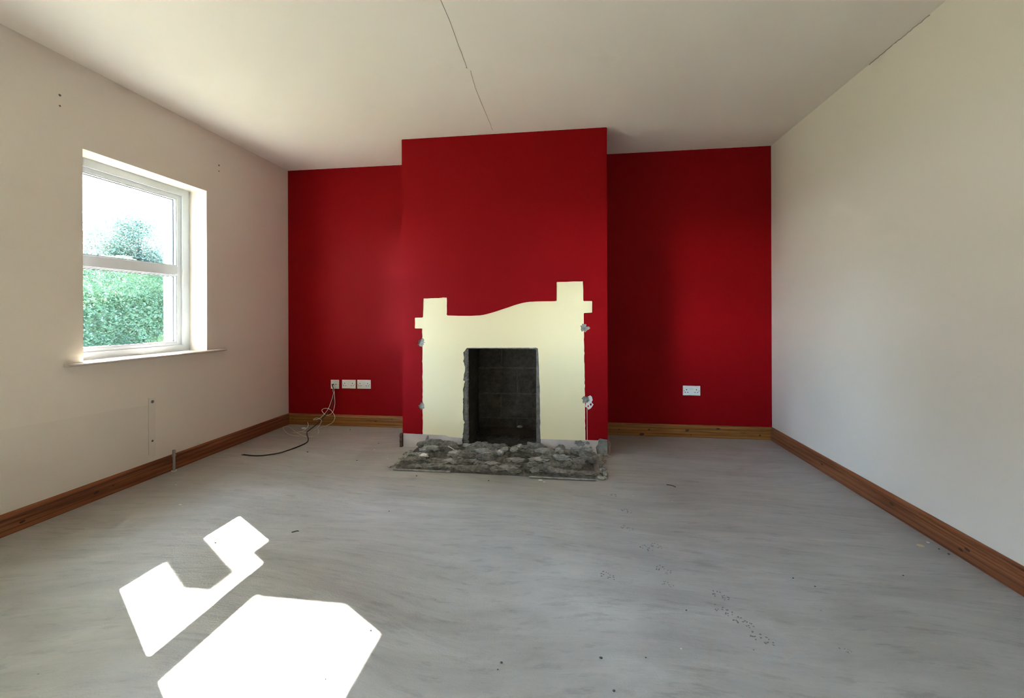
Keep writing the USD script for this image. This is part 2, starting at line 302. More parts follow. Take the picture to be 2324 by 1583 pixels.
spall = Polygon([(0.150, 0.432), (0.165, 0.440), (0.178, 0.430), (0.184, 0.405), (0.175, 0.388), (0.190, 0.372), (0.176, 0.350), (0.170, 0.342), (0.158, 0.335), (0.152, 0.330), (0.144, 0.345), (0.128, 0.352), (0.132, 0.38), (0.15, 0.40)]).difference(blob2d(np.random.default_rng(3), 0.170, 0.372, 0.007, 0.009)).difference(blob2d(np.random.default_rng(4), 0.150, 0.358, 0.004, 0.007))
tail3 = Polygon([(0.135, 0.955), (0.158, 0.958), (0.168, 0.946), (0.156, 0.934), (0.138, 0.932)])
chipU = unary_union(chips + [tail3])
PL = 0.014                                                      # plaster thickness
redface = sbox(C0, 0.103, C1, H - 0.001).difference(sil).difference(chipU).difference(spall)
redface = redface.difference(sbox(0.1400, 0.10, 0.1442, 0.345))
band_z = LineString([(-1.31, 0.1065), (-1.15, 0.104), (-0.96, 0.101), (-0.93, 0.090), (-0.82, 0.084), (-0.80, 0.08), (-0.22, 0.098), (0.14, 0.099), (0.22, 0.101), (0.235, 0.118), (0.29, 0.110)])
low = Polygon(list(band_z.coords) + [(0.30, -0.05), (-1.32, -0.05)])
redface = redface.difference(low)
creamface = sbox(C0, 0.02, C1, H - 0.001).difference(opening_cream).difference(chipU).difference(low)
bare = Polygon(low).intersection(sbox(C0, 0, C1, 0.2)).difference(opening_cream.buffer(0.002))
patches = unary_union([Polygon([(0.238, 0.125), (0.291, 0.108), (0.291, 0.0), (0.215, 0.0), (0.205, 0.05), (0.222, 0.075), (0.225, 0.10)]), blob2d(rng, 0.085, 0.078, 0.040, 0.020), blob2d(rng, 0.10, 0.055, 0.018, 0.014), blob2d(rng, 0.168, 0.045, 0.012, 0.013), blob2d(rng, 0.145, 0.08, 0.02, 0.012)])
bare = bare.difference(patches)
# block core with the firebox cavity, back closed by the block wall
obj('core', [ext_xz(sbox(C0, 0.001, C1, H - 0.003).difference(sbox(-0.775, -0.01, -0.240, 0.785)), DC + PL, DC + 0.40), bx(C0, C1, DC + 0.412, D - 0.003, 0.001, H - 0.003)], 'concrete', cb, label='grey concrete blockwork behind the plaster')
obj('plaster', ext_xz(creamface, DC + 0.002, DC + PL), 'cream_plaster', cb, label='cream painted plaster silhouette of the old surround')
obj('red_front', ext_xz(redface, DC, DC + 0.002), 'red_paint', cb, label='red paint layer around the cream silhouette')
obj('red_side', bx(C0 - 0.004, C0, DC, D - 0.003, 0.10, H - 0.003), 'red_paint', cb, label='red painted left return')
obj('red_side', bx(C1, C1 + 0.004, DC, D - 0.003, 0.10, H - 0.003), 'red_paint', cb, label='red painted right return')
for q in getattr(bare, 'geoms', [bare]):
    if q.area > 1e-4: obj('bare_band', ext_xz(q, DC + 0.001, DC + PL), 'bare_plaster', cb, label='unpainted pinkish plaster where the skirting was')
for q in getattr(patches.intersection(sbox(C0, 0, C1, 0.13)), 'geoms', [patches]):
    obj('bare_concrete', ext_xz(q, DC + 0.004, DC + PL), 'concrete', cb, label='grey patch where the plaster has come away')
# holes hacked for the surround's fixings
for k, q in enumerate(chips):
    g = []
    x0, z0, x1, z1 = q.bounds
    for _ in range(26):
        px, pz = rng.uniform(x0, x1), rng.uniform(z0, z1)
        r = rock(rng, rng.uniform(0.010, 0.024, 3) * (1, 0.5, 1), 1, 0.4); r.apply_translation((px, DC + 0.010, pz)); g.append(r)
    obj('fixing_hole', g + [ext_xz(q.buffer(0.002), DC + 0.010, DC + PL)], 'pale_mortar' if k in (0, 1) else 'mid_mortar', cb, smooth=False, label='hacked hole showing grey rubble')
obj('spalled_plaster', [ext_xz(unary_union([spall]).difference(chipU), DC + 0.0015, DC + 0.006)], 'flake_white', cb, label='white plaster where the red paint has flaked off')
obj('spalled_plaster', [ext_xz(tail3.difference(unary_union(chips)), DC + 0.004, DC + PL)], 'pale_mortar', cb)
obj('score_line', bx(0.1400, 0.1442, DC + 0.001, DC + 0.004, 0.10, 0.345), 'flake_white', cb, label='thin vertical white score line')
# broken edges of the opening
g = []
for z in np.arange(0.0, 0.76, 0.022):
    r = rock(rng, (0.042, 0.020, 0.036), 1, 0.35); r.apply_translation((-0.793 + rng.normal(0, 0.003), DC + 0.014, z + 0.008)); g.append(r)
g.append(bx(-0.83, -0.775, DC + 0.011, DC + 0.02, 0, 0.79))
obj('broken_edge', g, 'edge_mortar', cb, smooth=False, label='ragged grey mortar edge left of the opening')
g = [bx(-0.242, -0.20, DC + 0.010, DC + 0.02, 0, 0.79)]
for z in np.arange(0.0, 0.78, 0.03):
    r = rock(rng, (0.024, 0.012, 0.04), 1, 0.3); r.apply_translation((-0.228 + 0.012 * (1 - z / 0.78), DC + 0.012, z)); g.append(r)
r = rock(rng, (0.018, 0.016, 0.016), 1, 0.3); r.apply_translation((-0.236, DC + 0.004, 0.782)); g.append(r)
obj('broken_edge', g, 'edge_mortar', cb, smooth=False, label='narrow grey mortar edge right of the opening')
# block wall at the back of the firebox
obj('back_joint', bx(-0.78, -0.235, DC + 0.403, DC + 0.412, 0, 0.79), 'sooty_joint', cb, label='mortar between the firebox blocks')
rows = [(0.0, 0.148, [-0.90, -0.438, 0.0]), (0.160, 0.360, [-0.90, -0.577, -0.15]), (0.373, 0.580, [-0.90, -0.438, 0.0]), (0.596, 0.79, [-0.90, -0.573, -0.15])]
for z0, z1, xs in rows:
    for a, b in zip(xs[:-1], xs[1:]):
        x0, x1 = max(a + 0.006, -0.775), min(b - 0.006, -0.240)
        if x1 - x0 < 0.02: continue
        q = rng.uniform(0, 0.004)
        b_ = rbx(x0, x1, DC + 0.392 + q, DC + 0.410, z0, z1, 0.004)
        obj('block', b_, 'sooty_block', cb)
# sooted lining of the cavity sides and top
obj('side_lining', bx(-0.777, -0.7735, DC + 0.022, DC + 0.405, 0, 0.787), 'sooty_block', cb, label='sooty rendered left cheek')
obj('side_lining', bx(-0.2415, -0.238, DC + 0.022, DC + 0.405, 0, 0.787), 'sooty_block', cb, label='sooty rendered right cheek')
obj('lintel_lining', bx(-0.777, -0.238, DC + 0.022, DC + 0.405, 0.783, 0.787), 'sooty_block', cb)
# grate floor: ash heaped to the back
nx, ny = 50, 34
X, Y = np.meshgrid(np.linspace(-0.772, -0.243, nx), np.linspace(DC + 0.0, DC + 0.391, ny), indexing='ij')
Z = 0.012 + 0.035 * meshkit.fbm(np.stack([X * 18, Y * 18, 0 * X], -1), 4, 3) * np.clip((Y - DC) / 0.35, 0.25, 1)
def field(X, Y, Z, base):
    n, k = X.shape; top = np.stack([X, Y, Z], -1).reshape(-1, 3); bot = top.copy(); bot[:, 2] = base
    i, j = np.meshgrid(np.arange(n - 1), np.arange(k - 1), indexing='ij'); a = (i * k + j).ravel(); q = np.stack([a, a + k, a + k + 1, a + 1], 1)
    T = np.vstack([q[:, [0, 1, 2]], q[:, [0, 2, 3]]]); N = n * k; Bt = T[:, ::-1] + N
    ring = np.concatenate([np.arange(0, (n - 1) * k, k), (n - 1) * k + np.arange(k - 1), np.arange(n * k - 1, k - 1, -k), np.arange(k - 1, 0, -1)])
    nx_ = np.roll(ring, -1); S = np.vstack([np.stack([ring, ring + N, nx_ + N], 1), np.stack([ring, nx_ + N, nx_], 1)])
    mm = trimesh.Trimesh(np.vstack([top, bot]), np.vstack([T, Bt, S]), process=False); return mm
obj('ash_bed', field(X, Y, Z, 0.0005), 'ash', cb, label='bed of dark ash and grit in the firebox')

# twigs and debris fallen down the flue
rng = np.random.default_rng(21)
g = []
for _ in range(150):
    x, y = rng.uniform(-0.74, -0.27), DC + rng.uniform(0.23, 0.375); a = rng.normal(0, 0.6); l = rng.uniform(0.05, 0.2); z = 0.035 + rng.uniform(0.0, 0.055)
    dx, dy, dz = math.cos(a) * l / 2, math.sin(a) * l / 2 * 0.5, rng.normal(0, 0.012)
    xs = np.clip([x - dx, x + rng.normal(0, 0.006), x + dx], -0.765, -0.25); ys = np.clip([y - dy, y + rng.normal(0, 0.006), y + dy], DC + 0.05, DC + 0.385)
    g.append(tube(spline(np.stack([xs, ys, np.maximum([z - dz, z, z + dz], 0.016)], 1), 3), rng.uniform(0.0012, 0.003), 5))
g.append(tube(spline([(-0.615, DC + 0.36, 0.04), (-0.618, DC + 0.365, 0.08), (-0.61, DC + 0.37, 0.125)], 4), 0.0022, 5))
obj('twig_heap', g, 'twig_brown', label='heap of dark twigs lying at the back of the firebox', cat='twigs', kind='stuff')
sc_ = rock(rng, (0.045, 0.03, 0.022), 2, 0.5); sc_.apply_translation((-0.405, DC + 0.33, 0.10))
obj('paper_scrap', sc_, 'pale_mortar', smooth=False, label='small pale scrap on top of the twigs in the firebox', cat='scrap')

# ------------------------------------------------------------------ hearth: hacked mortar bed
rng = np.random.default_rng(31)
he = thing('hearth_bed', (-0.5, 2.97, 0), label='rough grey mortar bed of the removed hearth in front of the fireplace', cat='hearth')
nx, ny = 220, 84
X, Y = np.meshgrid(np.linspace(-1.165, 0.170, nx), np.linspace(2.735, DC - 0.001, ny), indexing='ij')
P = np.stack([X * 9, Y * 26, 0 * X], -1); P2 = np.stack([X * 42, Y * 48, 0 * X], -1)
ridge = np.abs(meshkit.fbm(P, 4, 7) - 0.5) * 2; n2 = meshkit.fbm(P2, 3, 9)
Z = 0.020 + 0.034 * np.clip(1 - 2.2 * ridge, -0.3, 1) + 0.022 * (n2 - 0.4)
Z += 0.042 * np.exp(-((X + 0.43) / 0.085) ** 2 - ((Y - 3.05) / 0.10) ** 2)                      # pale central mound
r_ = np.hypot((X + 0.925) / 0.085, (Y - 3.02) / 0.085); Z += 0.022 * np.exp(-((r_ - 0.85) / 0.25) ** 2) - 0.012 * np.exp(-(r_ / 0.5) ** 2)   # ring dab
edge = np.minimum(np.minimum(X + 1.165, 0.170 - X), Y - 2.735)
Z = np.clip(Z * (0.55 + 0.45 * np.clip(edge / 0.05, 0, 1)), 0.006, 0.12)
Y = Y + (Y < 2.76) * 0.010 * (meshkit.fbm(np.stack([X * 8, 0 * X, 0 * X], -1), 3, 4) - 0.5) + (0.015 - 0.030 * (X + 1.165) / 1.335) * np.clip((2.85 - Y) / 0.1, 0, 1)
obj('mortar_bed', field(X, Y, Z * 0.72, 0.0005), 'mortar_dark', he, smooth=40)
def lump(x, y, z, size, mat='mortar', rz=0.0, sub=2, amp=0.35, name='mortar_lump', freq=2.4, **k):
    r = rock(rng, size, sub, amp, freq); r.apply_transform(trimesh.transformations.rotation_matrix(rz, [0, 0, 1]))
    b = r.bounds; r.apply_translation((x, y, z - b[0][2])); 
    return obj(name, r, mat, he, smooth=False, **k)
for yrow, n, hgt in ((2.762, 15, 0.034), (2.83, 11, 0.038), (2.90, 12, 0.044), (2.97, 11, 0.046), (3.04, 12, 0.05), (3.11, 13, 0.05), (3.18, 14, 0.052)):
    for k in range(n):
        x = -1.10 + (k + rng.uniform(0.1, 0.9)) * 1.24 / n; y = yrow + rng.normal(0, 0.012)
        if abs(x + 0.43) < 0.08 and 2.95 < y < 3.15 or abs(x + 0.925) < 0.09 and 2.95 < y < 3.1 or rng.random() < 0.12: continue
        w = rng.uniform(0.06, 0.18)
        lump(x, y, 0.006, (w, rng.uniform(0.028, 0.05), hgt * rng.uniform(0.8, 1.4)), rz=rng.normal(0, 0.16), amp=0.55, freq=3.2, mat='mortar' if rng.random() < 0.88 else 'pale_mortar')
for x, y, sz in ((-0.80, 2.99, (0.13, 0.07, 0.05)), (-0.20, 2.955, (0.14, 0.06, 0.04)), (0.06, 2.935, (0.10, 0.06, 0.045)), (-0.585, 3.0, (0.09, 0.04, 0.05)), (-1.03, 2.925, (0.07, 0.05, 0.04))):
    lump(x, y, 0.012, sz, 'flake_white' if sz[0] < 0.1 and x < -0.9 else 'pale_mortar', name='plaster_scrap', sub=2, amp=0.5)
for k in range(9):
    lump(-0.43 + rng.normal(0, 0.05), 3.05 + rng.normal(0, 0.05), 0.045 + rng.uniform(0, 0.02), rng.uniform(0.03, 0.06, 3) * (1, 1, 0.7), 'pale_mortar', rng.uniform(0, 3))
for x, y in ((-0.69, 3.245), (-0.64, 3.24), (-1.13, 3.18), (-1.10, 3.20), (-0.60, 3.20), (-0.50, 3.22)):
    lump(x, y - 0.02, 0.02, (0.075, 0.045, 0.045), rz=rng.normal(0, 0.3))
# thin slab edge along the front, and the strip of rubble past the right-hand end
obj('slab_edge', [rbx(-1.175, -0.78, 2.726, 2.742, 0.003, 0.011, 0.002)], 'mid_mortar', he, label='thin slab edge at the front left')
obj('slab_edge', [rbx(-0.25, 0.172, 2.702, 2.716, 0.004, 0.012, 0.002)], 'mid_mortar', he, label='thin slab edge at the front right')
for k in range(18):
    t = rng.uniform(0, 1); lump(0.222 + rng.normal(0, 0.010), 2.70 + 0.48 * t, 0.0005, rng.uniform(0.018, 0.045, 3) * (0.8, 1.3, 0.7), 'pale_mortar' if rng.random() < 0.6 else 'mortar', rng.uniform(0, 3), 1)
for k in range(14):
    a = rng.uniform(0, 1); lump(-1.185 - 0.03 * a + rng.normal(0, 0.008), 2.75 + 0.42 * rng.uniform(0, 1), 0.0005, rng.uniform(0.012, 0.03, 3) * (1, 1, 0.5), 'pale_mortar', rng.uniform(0, 3), 1)
for k in range(12):
    lump(0.16 + 0.15 * rng.uniform(), 3.205 + rng.normal(0, 0.01), 0.0005, rng.uniform(0.012, 0.03, 3) * (1, 1, 0.6), 'pale_mortar', rng.uniform(0, 3), 1)
sm = Polygon([(-1.150, 0.0), (-1.150, 0.02), (-1.118, 0.06), (-1.108, 0.092), (-1.096, 0.098), (-1.092, 0.05), (-1.075, 0.02), (-1.06, 0.0)])
obj('mortar_smear', ext_xz(sm, DC - 0.006, DC - 0.0005), 'mortar', he, label='smear of mortar up the bare plaster')
st_ = cyl((-0.895, 3.09, 0.062), (-0.835, 3.03, 0.060), 0.0035, 6)
obj('wood_splinter', st_, 'sill_wood', label='pale splinter of wood lying on the left of the mortar bed', cat='splinter')

# stub of old skirting on the left corner, torn edge on the right corner
rng = np.random.default_rng(41)
pg = Polygon([(DC - 0.016, 0.0), (DC + 0.02, 0.0), (DC + 0.02, 0.104), (DC - 0.012, 0.104), (DC - 0.018, 0.085), (DC - 0.011, 0.07), (DC - 0.019, 0.05), (DC - 0.012, 0.03)])
obj('skirting_stub', ext_yz(pg, C0 - 0.024, C0 - 0.004), 'torn_wood', label='torn brown end of old skirting at the left corner of the chimney breast', cat='skirting end')
P = spline([(C1 + 0.006, DC + 0.006, 0.001), (C1 + 0.020, DC + 0.006, 0.02), (C1 + 0.018, DC + 0.006, 0.05), (C1 + 0.024, DC + 0.006, 0.075), (C1 + 0.012, DC + 0.006, 0.10), (C1 + 0.006, DC + 0.006, 0.108)], 6)
plain('torn_sealant', (0.34, 0.19, 0.12), 0.8)
obj('torn_edge', tube(P, 0.0022, 6), 'torn_sealant', label='thin brown torn sealant bead at the right corner of the chimney breast', cat='sealant')

# ------------------------------------------------------------------ baseboards
PROF = [(0, 0), (0.019, 0), (0.019, 0.062), (0.0180, 0.0665), (0.0120, 0.0685), (0.0120, 0.0730), (0.0170, 0.0765), (0.0175, 0.083), (0.0150, 0.088), (0.0085, 0.0905), (0.0085, 0.0955), (0.0065, 0.1005), (0.004, 0.103), (0, 0.1035)]
def board(axis, a, b, off, sgn):
    """profile run along x (axis 0) or y (axis 1) from a to b; off is the wall's face, sgn the way into the room"""
    p = np.array(PROF); V, n = [], len(p)
    for t in (a, b):
        for d_, z in p: V.append((t, off + sgn * d_, z) if axis == 0 else (off + sgn * d_, t, z))
    Fc = [[i, (i + 1) % n, n + (i + 1) % n] for i in range(n)] + [[i, n + (i + 1) % n, n + i] for i in range(n)]
    cap = trimesh.creation.triangulate_polygon(Polygon(p), engine='earcut')
    cv, cf = cap; ix = [int(np.argmin(np.linalg.norm(p - q, axis=1))) for q in cv]
    Fc += [[ix[t[0]], ix[t[1]], ix[t[2]]] for t in cf] + [[n + ix[t[2]], n + ix[t[1]], n + ix[t[0]]] for t in cf]
    mm = trimesh.Trimesh(V, Fc, process=False); trimesh.repair.fix_normals(mm); return mm
def knots(b, axis, off, sgn, lst):
    for t, z, w, h in lst:
        a = np.linspace(0, 2 * np.pi, 14, endpoint=False)
        q = Polygon(np.stack([t + w / 2 * np.cos(a) + 0.15 * h * np.sin(a), z + h / 2 * np.sin(a)], 1))
        d0, d1 = 0.0175, 0.0193
        if axis == 0: e = ext_xz(q, off - d1, off - d0) if sgn < 0 else ext_xz(q, off + d0, off + d1)
        else: e = ext_yz(q, off - d1, off - d0) if sgn < 0 else ext_yz(q, off + d0, off + d1)
        obj('knot', e, 'knot', b, label='dark knot in the pine')
bl_ = thing('baseboard_left', kind='structure'); bl = obj('board', board(1, YF, D, XL, 1), 'pine_y', bl_)
knots(bl, 1, XL, 1, [(2.08, 0.045, 0.03, 0.016), (1.75, 0.04, 0.025, 0.012), (2.17, 0.05, 0.015, 0.008)])
br_ = thing('baseboard_right', kind='structure'); br = obj('board', board(1, YF, D, XR, -1), 'pine_y', br_)
knots(br, 1, XR, -1, [(2.44, 0.058, 0.030, 0.016), (2.05, 0.035, 0.022, 0.012), (2.02, 0.052, 0.026, 0.012), (3.05, 0.05, 0.03, 0.012), (3.40, 0.055, 0.02, 0.01)])
bb_ = thing('baseboard_back_left', kind='structure'); bb = obj('board', board(0, XL + 0.002, C0 - 0.004, D, -1), 'pine_x', bb_)
knots(bb, 0, D, -1, [(-2.40, 0.045, 0.015, 0.012), (-1.79, 0.055, 0.024, 0.014), (-1.63, 0.080, 0.016, 0.009), (-2.63, 0.055, 0.012, 0.008)])
bk_ = thing('baseboard_back_right', kind='structure'); bk = obj('board', board(0, C1 + 0.004, XR - 0.002, D, -1), 'pine_x', bk_)
knots(bk, 0, D, -1, [(0.440, 0.050, 0.014, 0.010), (0.690, 0.055, 0.020, 0.016), (0.630, 0.014, 0.040, 0.022), (1.005, 0.058, 0.030, 0.022), (1.035, 0.022, 0.012, 0.010), (1.255, 0.080, 0.034, 0.011), (1.585, 0.035, 0.018, 0.014), (1.455, 0.052, 0.05, 0.004)])

# ------------------------------------------------------------------ window
def make_window(w0, w1, name):
    wn = thing(name, kind='structure')
    fx0, fx1 = XIN + 0.002, XL - 0.145
    y0, y1, z0, z1 = w0, w1, WZ0 + 0.016, WZ1
    fr = sbox(y0, z0, y1, z1).difference(sbox(y0 + 0.055, z0 + 0.038, y1 - 0.055, z1 - 0.045))
    obj('outer_frame', ext_yz(fr, fx0, fx1), 'upvc', wn)
    lip = sbox(y0 + 0.050, z0 + 0.033, y1 - 0.050, z1 - 0.040).difference(sbox(y0 + 0.060, z0 + 0.043, y1 - 0.060, z1 - 0.050))
    obj('frame_step', ext_yz(lip, fx1 - 0.010, fx1 + 0.004), 'upvc', wn)
    sy0, sy1, sz0, sz1 = y0 + 0.057, y1 - 0.057, z0 + 0.040, z1 - 0.047
    gy0, gy1, gz0, gz1, t0, t1 = y0 + 0.093, y1 - 0.093, z0 + 0.064, z1 - 0.078, 1.345, 1.412
    hole = unary_union([sbox(gy0, gz0, gy1, t0), sbox(gy0, t1, gy1, gz1)])
    sx0, sx1 = fx0 + 0.012, fx1 - 0.008
    sash = sbox(sy0, sz0, sy1, sz1).difference(hole)
    sf = obj('sash_frame', ext_yz(sash.difference(sbox(gy0, t0 - 0.001, gy1, t1 + 0.001)), sx0, sx1), 'upvc', wn)
    obj('transom', rbx(sx0, sx1 + 0.004, gy0, gy1, t0, t1, 0.003), 'upvc', wn, label='horizontal white bar between the two panes')
    for a, b in ((gz0, t0), (t1, gz1)):
        bead = sbox(gy0, a, gy1, b).difference(sbox(gy0 + 0.008, a + 0.008, gy1 - 0.008, b - 0.008))
        obj('glazing_bead', ext_yz(bead, fx0 + 0.034, sx1 - 0.004), 'upvc', sf)
        gas = sbox(gy0 + 0.007, a + 0.007, gy1 - 0.007, b - 0.007).difference(sbox(gy0 + 0.011, a + 0.011, gy1 - 0.011, b - 0.011))
        obj('gasket', ext_yz(gas, fx0 + 0.029, fx0 + 0.037), 'gasket', sf, label='thin black rubber seal')
        obj('pane', bx(fx0 + 0.026, fx0 + 0.030, gy0 + 0.002, gy1 - 0.002, a + 0.002, b - 0.002), 'pane_glass', sf)
    P = [(XL + 0.046, 0), (XL + 0.046, 0.0)]
    pr = Polygon([(fx0 + 0.02, WZ0 + 0.001), (XL + 0.038, WZ0 + 0.001), (XL + 0.045, WZ0 + 0.004), (XL + 0.047, WZ0 + 0.008), (XL + 0.045, WZ0 + 0.013), (XL + 0.038, WZ0 + 0.0165), (fx0 + 0.02, WZ0 + 0.0165)])
    nose = ext_xz(pr.intersection(sbox(XL + 0.0005, 0, 9, 9)), w0 - 0.095, w1 + 0.135)
    inner_ = ext_xz(pr.intersection(sbox(-9, 0, XL + 0.0005, 9)), w0 + 0.001, w1 - 0.001)
    obj('window_sill', [nose, inner_], 'sill_wood', wn, label='pale wooden sill with rounded nose')
    obj('outer_sill', bx(XIN - 0.20, XIN, w0 - 0.008, w1 + 0.018, 0.785, 0.80), 'outer_render', wn)
    return wn
make_window(WY0, WY1, 'window_1')
make_window(W2[0], W2[1], 'window_2')


# ------------------------------------------------------------------ electrical faceplates
def slot(x0, z0, w, h, y): return bx(x0 - w / 2, x0 + w / 2, y - 0.0004, y + 0.003, z0 - h / 2, z0 + h / 2)
def double_socket(x0, x1, z0, z1, **k):
    t = thing('double_socket', ((x0 + x1) / 2, D, (z0 + z1) / 2), cat='socket', **k)
    W, Hh, yf = x1 - x0, z1 - z0, D - 0.010
    obj('plate', rbx(x0, x1, yf, D - 0.0002, z0, z1, 0.004), 'white_plastic', t)
    for fx in (0.425, 0.555):
        px, pz = x0 + fx * W, z1 - 0.29 * Hh
        sw = Polygon([(yf - 0.0045, pz - 0.010), (yf + 0.002, pz - 0.011), (yf + 0.002, pz + 0.011), (yf - 0.001, pz + 0.010)])
        obj('switch', ext_yz(sw, px - 0.0058, px + 0.0058), 'white_plastic', t)
    for fx in (0.215, 0.77): obj('earth_slot', slot(x0 + fx * W, z1 - 0.40 * Hh, 0.0055, 0.0095, yf), 'pin_black', t)
    for fx in (0.135, 0.285, 0.695, 0.845): obj('pin_slot', slot(x0 + fx * W, z1 - 0.665 * Hh, 0.0085, 0.005, yf), 'pin_black', t)
    for fx in (0.075, 0.915): obj('screw', cyl((x0 + fx * W, yf - 0.0005, z1 - 0.51 * Hh), (x0 + fx * W, yf + 0.003, z1 - 0.51 * Hh), 0.0036, 12), 'screw_steel', t)
    return t
double_socket(-2.131, -1.993, 0.354, 0.436, label='white double socket in the left alcove, middle of the three faceplates')
double_socket(-1.978, -1.841, 0.3545, 0.438, label='white double socket in the left alcove, nearest the chimney breast')
double_socket(0.973, 1.116, 0.354, 0.437, label='lone white double socket on the dark red wall of the right alcove')
t = thing('aerial_outlet', (-2.2025, D, 0.392), label='white single aerial outlet with a black cable plugged in', cat='outlet')
obj('plate', rbx(-2.244, -2.161, D - 0.010, D - 0.0002, 0.349, 0.434, 0.004), 'white_plastic', t)
for x in (-2.217, -2.190):
    obj('coax_port', cyl((x, D - 0.0125, 0.391), (x, D - 0.005, 0.391), 0.0058, 14), 'screw_steel' if x > -2.2 else 'pin_black', t)
for x in (-2.236, -2.168): obj('screw', cyl((x, D - 0.0105, 0.392), (x, D - 0.006, 0.392), 0.003, 10), 'screw_steel', t)

# ------------------------------------------------------------------ cables
bc = thing('black_cable', (-2.2, 3.6, 0), label='black aerial cable hanging from the outlet and trailing onto the floor', cat='cable')
P = [(-2.217, 3.771, 0.391), (-2.216, 3.752, 0.388), (-2.206, 3.744, 0.372), (-2.199, 3.745, 0.341), (-2.201, 3.738, 0.221), (-2.22, 3.723, 0.159), (-2.259, 3.693, 0.105), (-2.304, 3.63, 0.040), (-2.328, 3.548, 0.006), (-2.282, 3.456, 0.0045),
     (-2.186, 3.33, 0.0045), (-2.133, 3.229, 0.0045), (-2.135, 3.118, 0.0045), (-2.168, 2.983, 0.0045), (-2.224, 2.915, 0.0045), (-2.307, 2.879, 0.0045), (-2.423, 2.89, 0.0045)]
S = spline(P, 9); obj('sheath', tube(S, 0.0042, 10), 'black_cable', bc, smooth=60)
obj('plug', [cyl((-2.217, 3.773, 0.391), (-2.217, 3.755, 0.391), 0.0062, 12)], 'black_cable', bc)
d_ = S[-1] - S[-2]; d_ /= np.linalg.norm(d_); obj('cable_end', cyl(S[-1] - d_ * 0.004, S[-1] + d_ * 0.012, 0.0046, 10), 'screw_steel', bc, label='bare metal end of the cable')
wc = thing('white_cable', (-2.25, 3.6, 0), label='thin white twin cable looping from the aerial outlet to the floor', cat='cable')
fz = 0.0025
A = [(-2.206, 3.752, 0.375), (-2.203, 3.750, 0.345), (-2.196, 3.743, 0.321), (-2.214, 3.733, 0.243), (-2.243, 3.718, 0.16), (-2.297, 3.693, 0.093), (-2.336, 3.683, 0.073), (-2.357, 3.673, 0.074), (-2.345, 3.671, 0.086), (-2.316, 3.663, 0.094), (-2.28, 3.653, 0.089), (-2.26, 3.643, 0.07), (-2.276, 3.613, 0.022), (-2.299, 3.576, fz), (-2.306, 3.513, fz), (-2.387, 3.53, fz), (-2.401, 3.519, fz), (-2.418, 3.50, fz), (-2.45, 3.49, fz)]
B = [(-2.200, 3.752, 0.372), (-2.198, 3.750, 0.345), (-2.190, 3.743, 0.321), (-2.182, 3.736, 0.258), (-2.177, 3.728, 0.209), (-2.192, 3.721, 0.143), (-2.233, 3.714, 0.111), (-2.267, 3.706, 0.123), (-2.289, 3.699, 0.156), (-2.266, 3.692, 0.176), (-2.223, 3.685, 0.18), (-2.181, 3.677, 0.164), (-2.143, 3.67, 0.11), (-2.158, 3.663, 0.062), (-2.235, 3.69, 0.02), (-2.290, 3.690, fz), (-2.284, 3.63, fz), (-2.233, 3.559, fz), (-2.179, 3.444, fz), (-2.19, 3.385, fz), (-2.263, 3.399, fz), (-2.411, 3.501, fz), (-2.590, 3.655, fz), (-2.645, 3.675, fz), (-2.633, 3.627, fz), (-2.491, 3.479, fz), (-2.372, 3.403, fz), (-2.313, 3.4, fz)]
C = [(-2.45, 3.49, fz), (-2.398, 3.515, fz), (-2.365, 3.545, 0.012), (-2.335, 3.552, 0.045), (-2.330, 3.55, 0.064), (-2.337, 3.55, 0.085)]
for Q in (A, B, C): obj('strand', tube(spline(Q, 7), 0.0025, 8), 'white_cable', wc, smooth=60)
obj('connector', [rbx(-2.438, -2.408, 3.612, 3.636, 0.0005, 0.014, 0.003), cyl((-2.408, 3.62, 0.006), (-2.39, 3.60, 0.006), 0.004, 8)], 'white_plastic', wc, label='small white connector on the loose end')
obj('clip', rbx(-2.209, -2.196, 3.747, 3.757, 0.325, 0.374, 0.002), 'white_plastic', wc)

# ------------------------------------------------------------------ pipe stub
pt = thing('pipe_stub', (-2.645, 2.540, 0), label='short capped radiator pipe rising from the floor by the left skirting', cat='pipe')
obj('pipe', cyl((-2.6475, 2.540, 0.0), (-2.6475, 2.540, 0.100), 0.0085, 14), 'pipe_metal', pt)
obj('collar', cyl((-2.6475, 2.540, 0.098), (-2.6475, 2.540, 0.116), 0.0115, 14), 'pipe_metal', pt)
obj('cap', cyl((-2.6475, 2.540, 0.114), (-2.6475, 2.540, 0.142), 0.0085, 14), 'pipe_metal', pt)
obj('floor_ring', cyl((-2.6475, 2.540, 0.0), (-2.6475, 2.540, 0.004), 0.016, 16), 'flake_white', pt)

# ------------------------------------------------------------------ marks and crumbs on the floor
rng = np.random.default_rng(51)
def paw(x, y, ang, sc=1.0):
    g = []
    ca, sa = math.cos(ang), math.sin(ang)
    def pad(u, v, a, b, th=0.0):
        q = blob2d(rng, 0, 0, a * sc, b * sc, 10, 0.35); q = affinity.rotate(q, math.degrees(ang) + th, origin=(0, 0))
        return ext_xy(affinity.translate(q, x + sc * (u * ca - v * sa), y + sc * (u * sa + v * ca)), 0.0001, 0.0006)
    J = lambda k=0.0022: rng.normal(0, k)
    for u, v in ((-0.007, -0.005), (-0.006, 0.005), (0.001, 0.0), (-0.002, 0.004)):
        if rng.random() < 0.8: g.append(pad(u + J(), v + J(), rng.uniform(0.0022, 0.0036), rng.uniform(0.002, 0.003)))
    for u, v in ((0.012, -0.013), (0.019, -0.005), (0.019, 0.005), (0.012, 0.013)):
        if rng.random() < 0.85: g.append(pad(u + J(), v + J(), rng.uniform(0.0026, 0.0042), rng.uniform(0.0018, 0.0028), rng.normal(0, 20)))
    return g
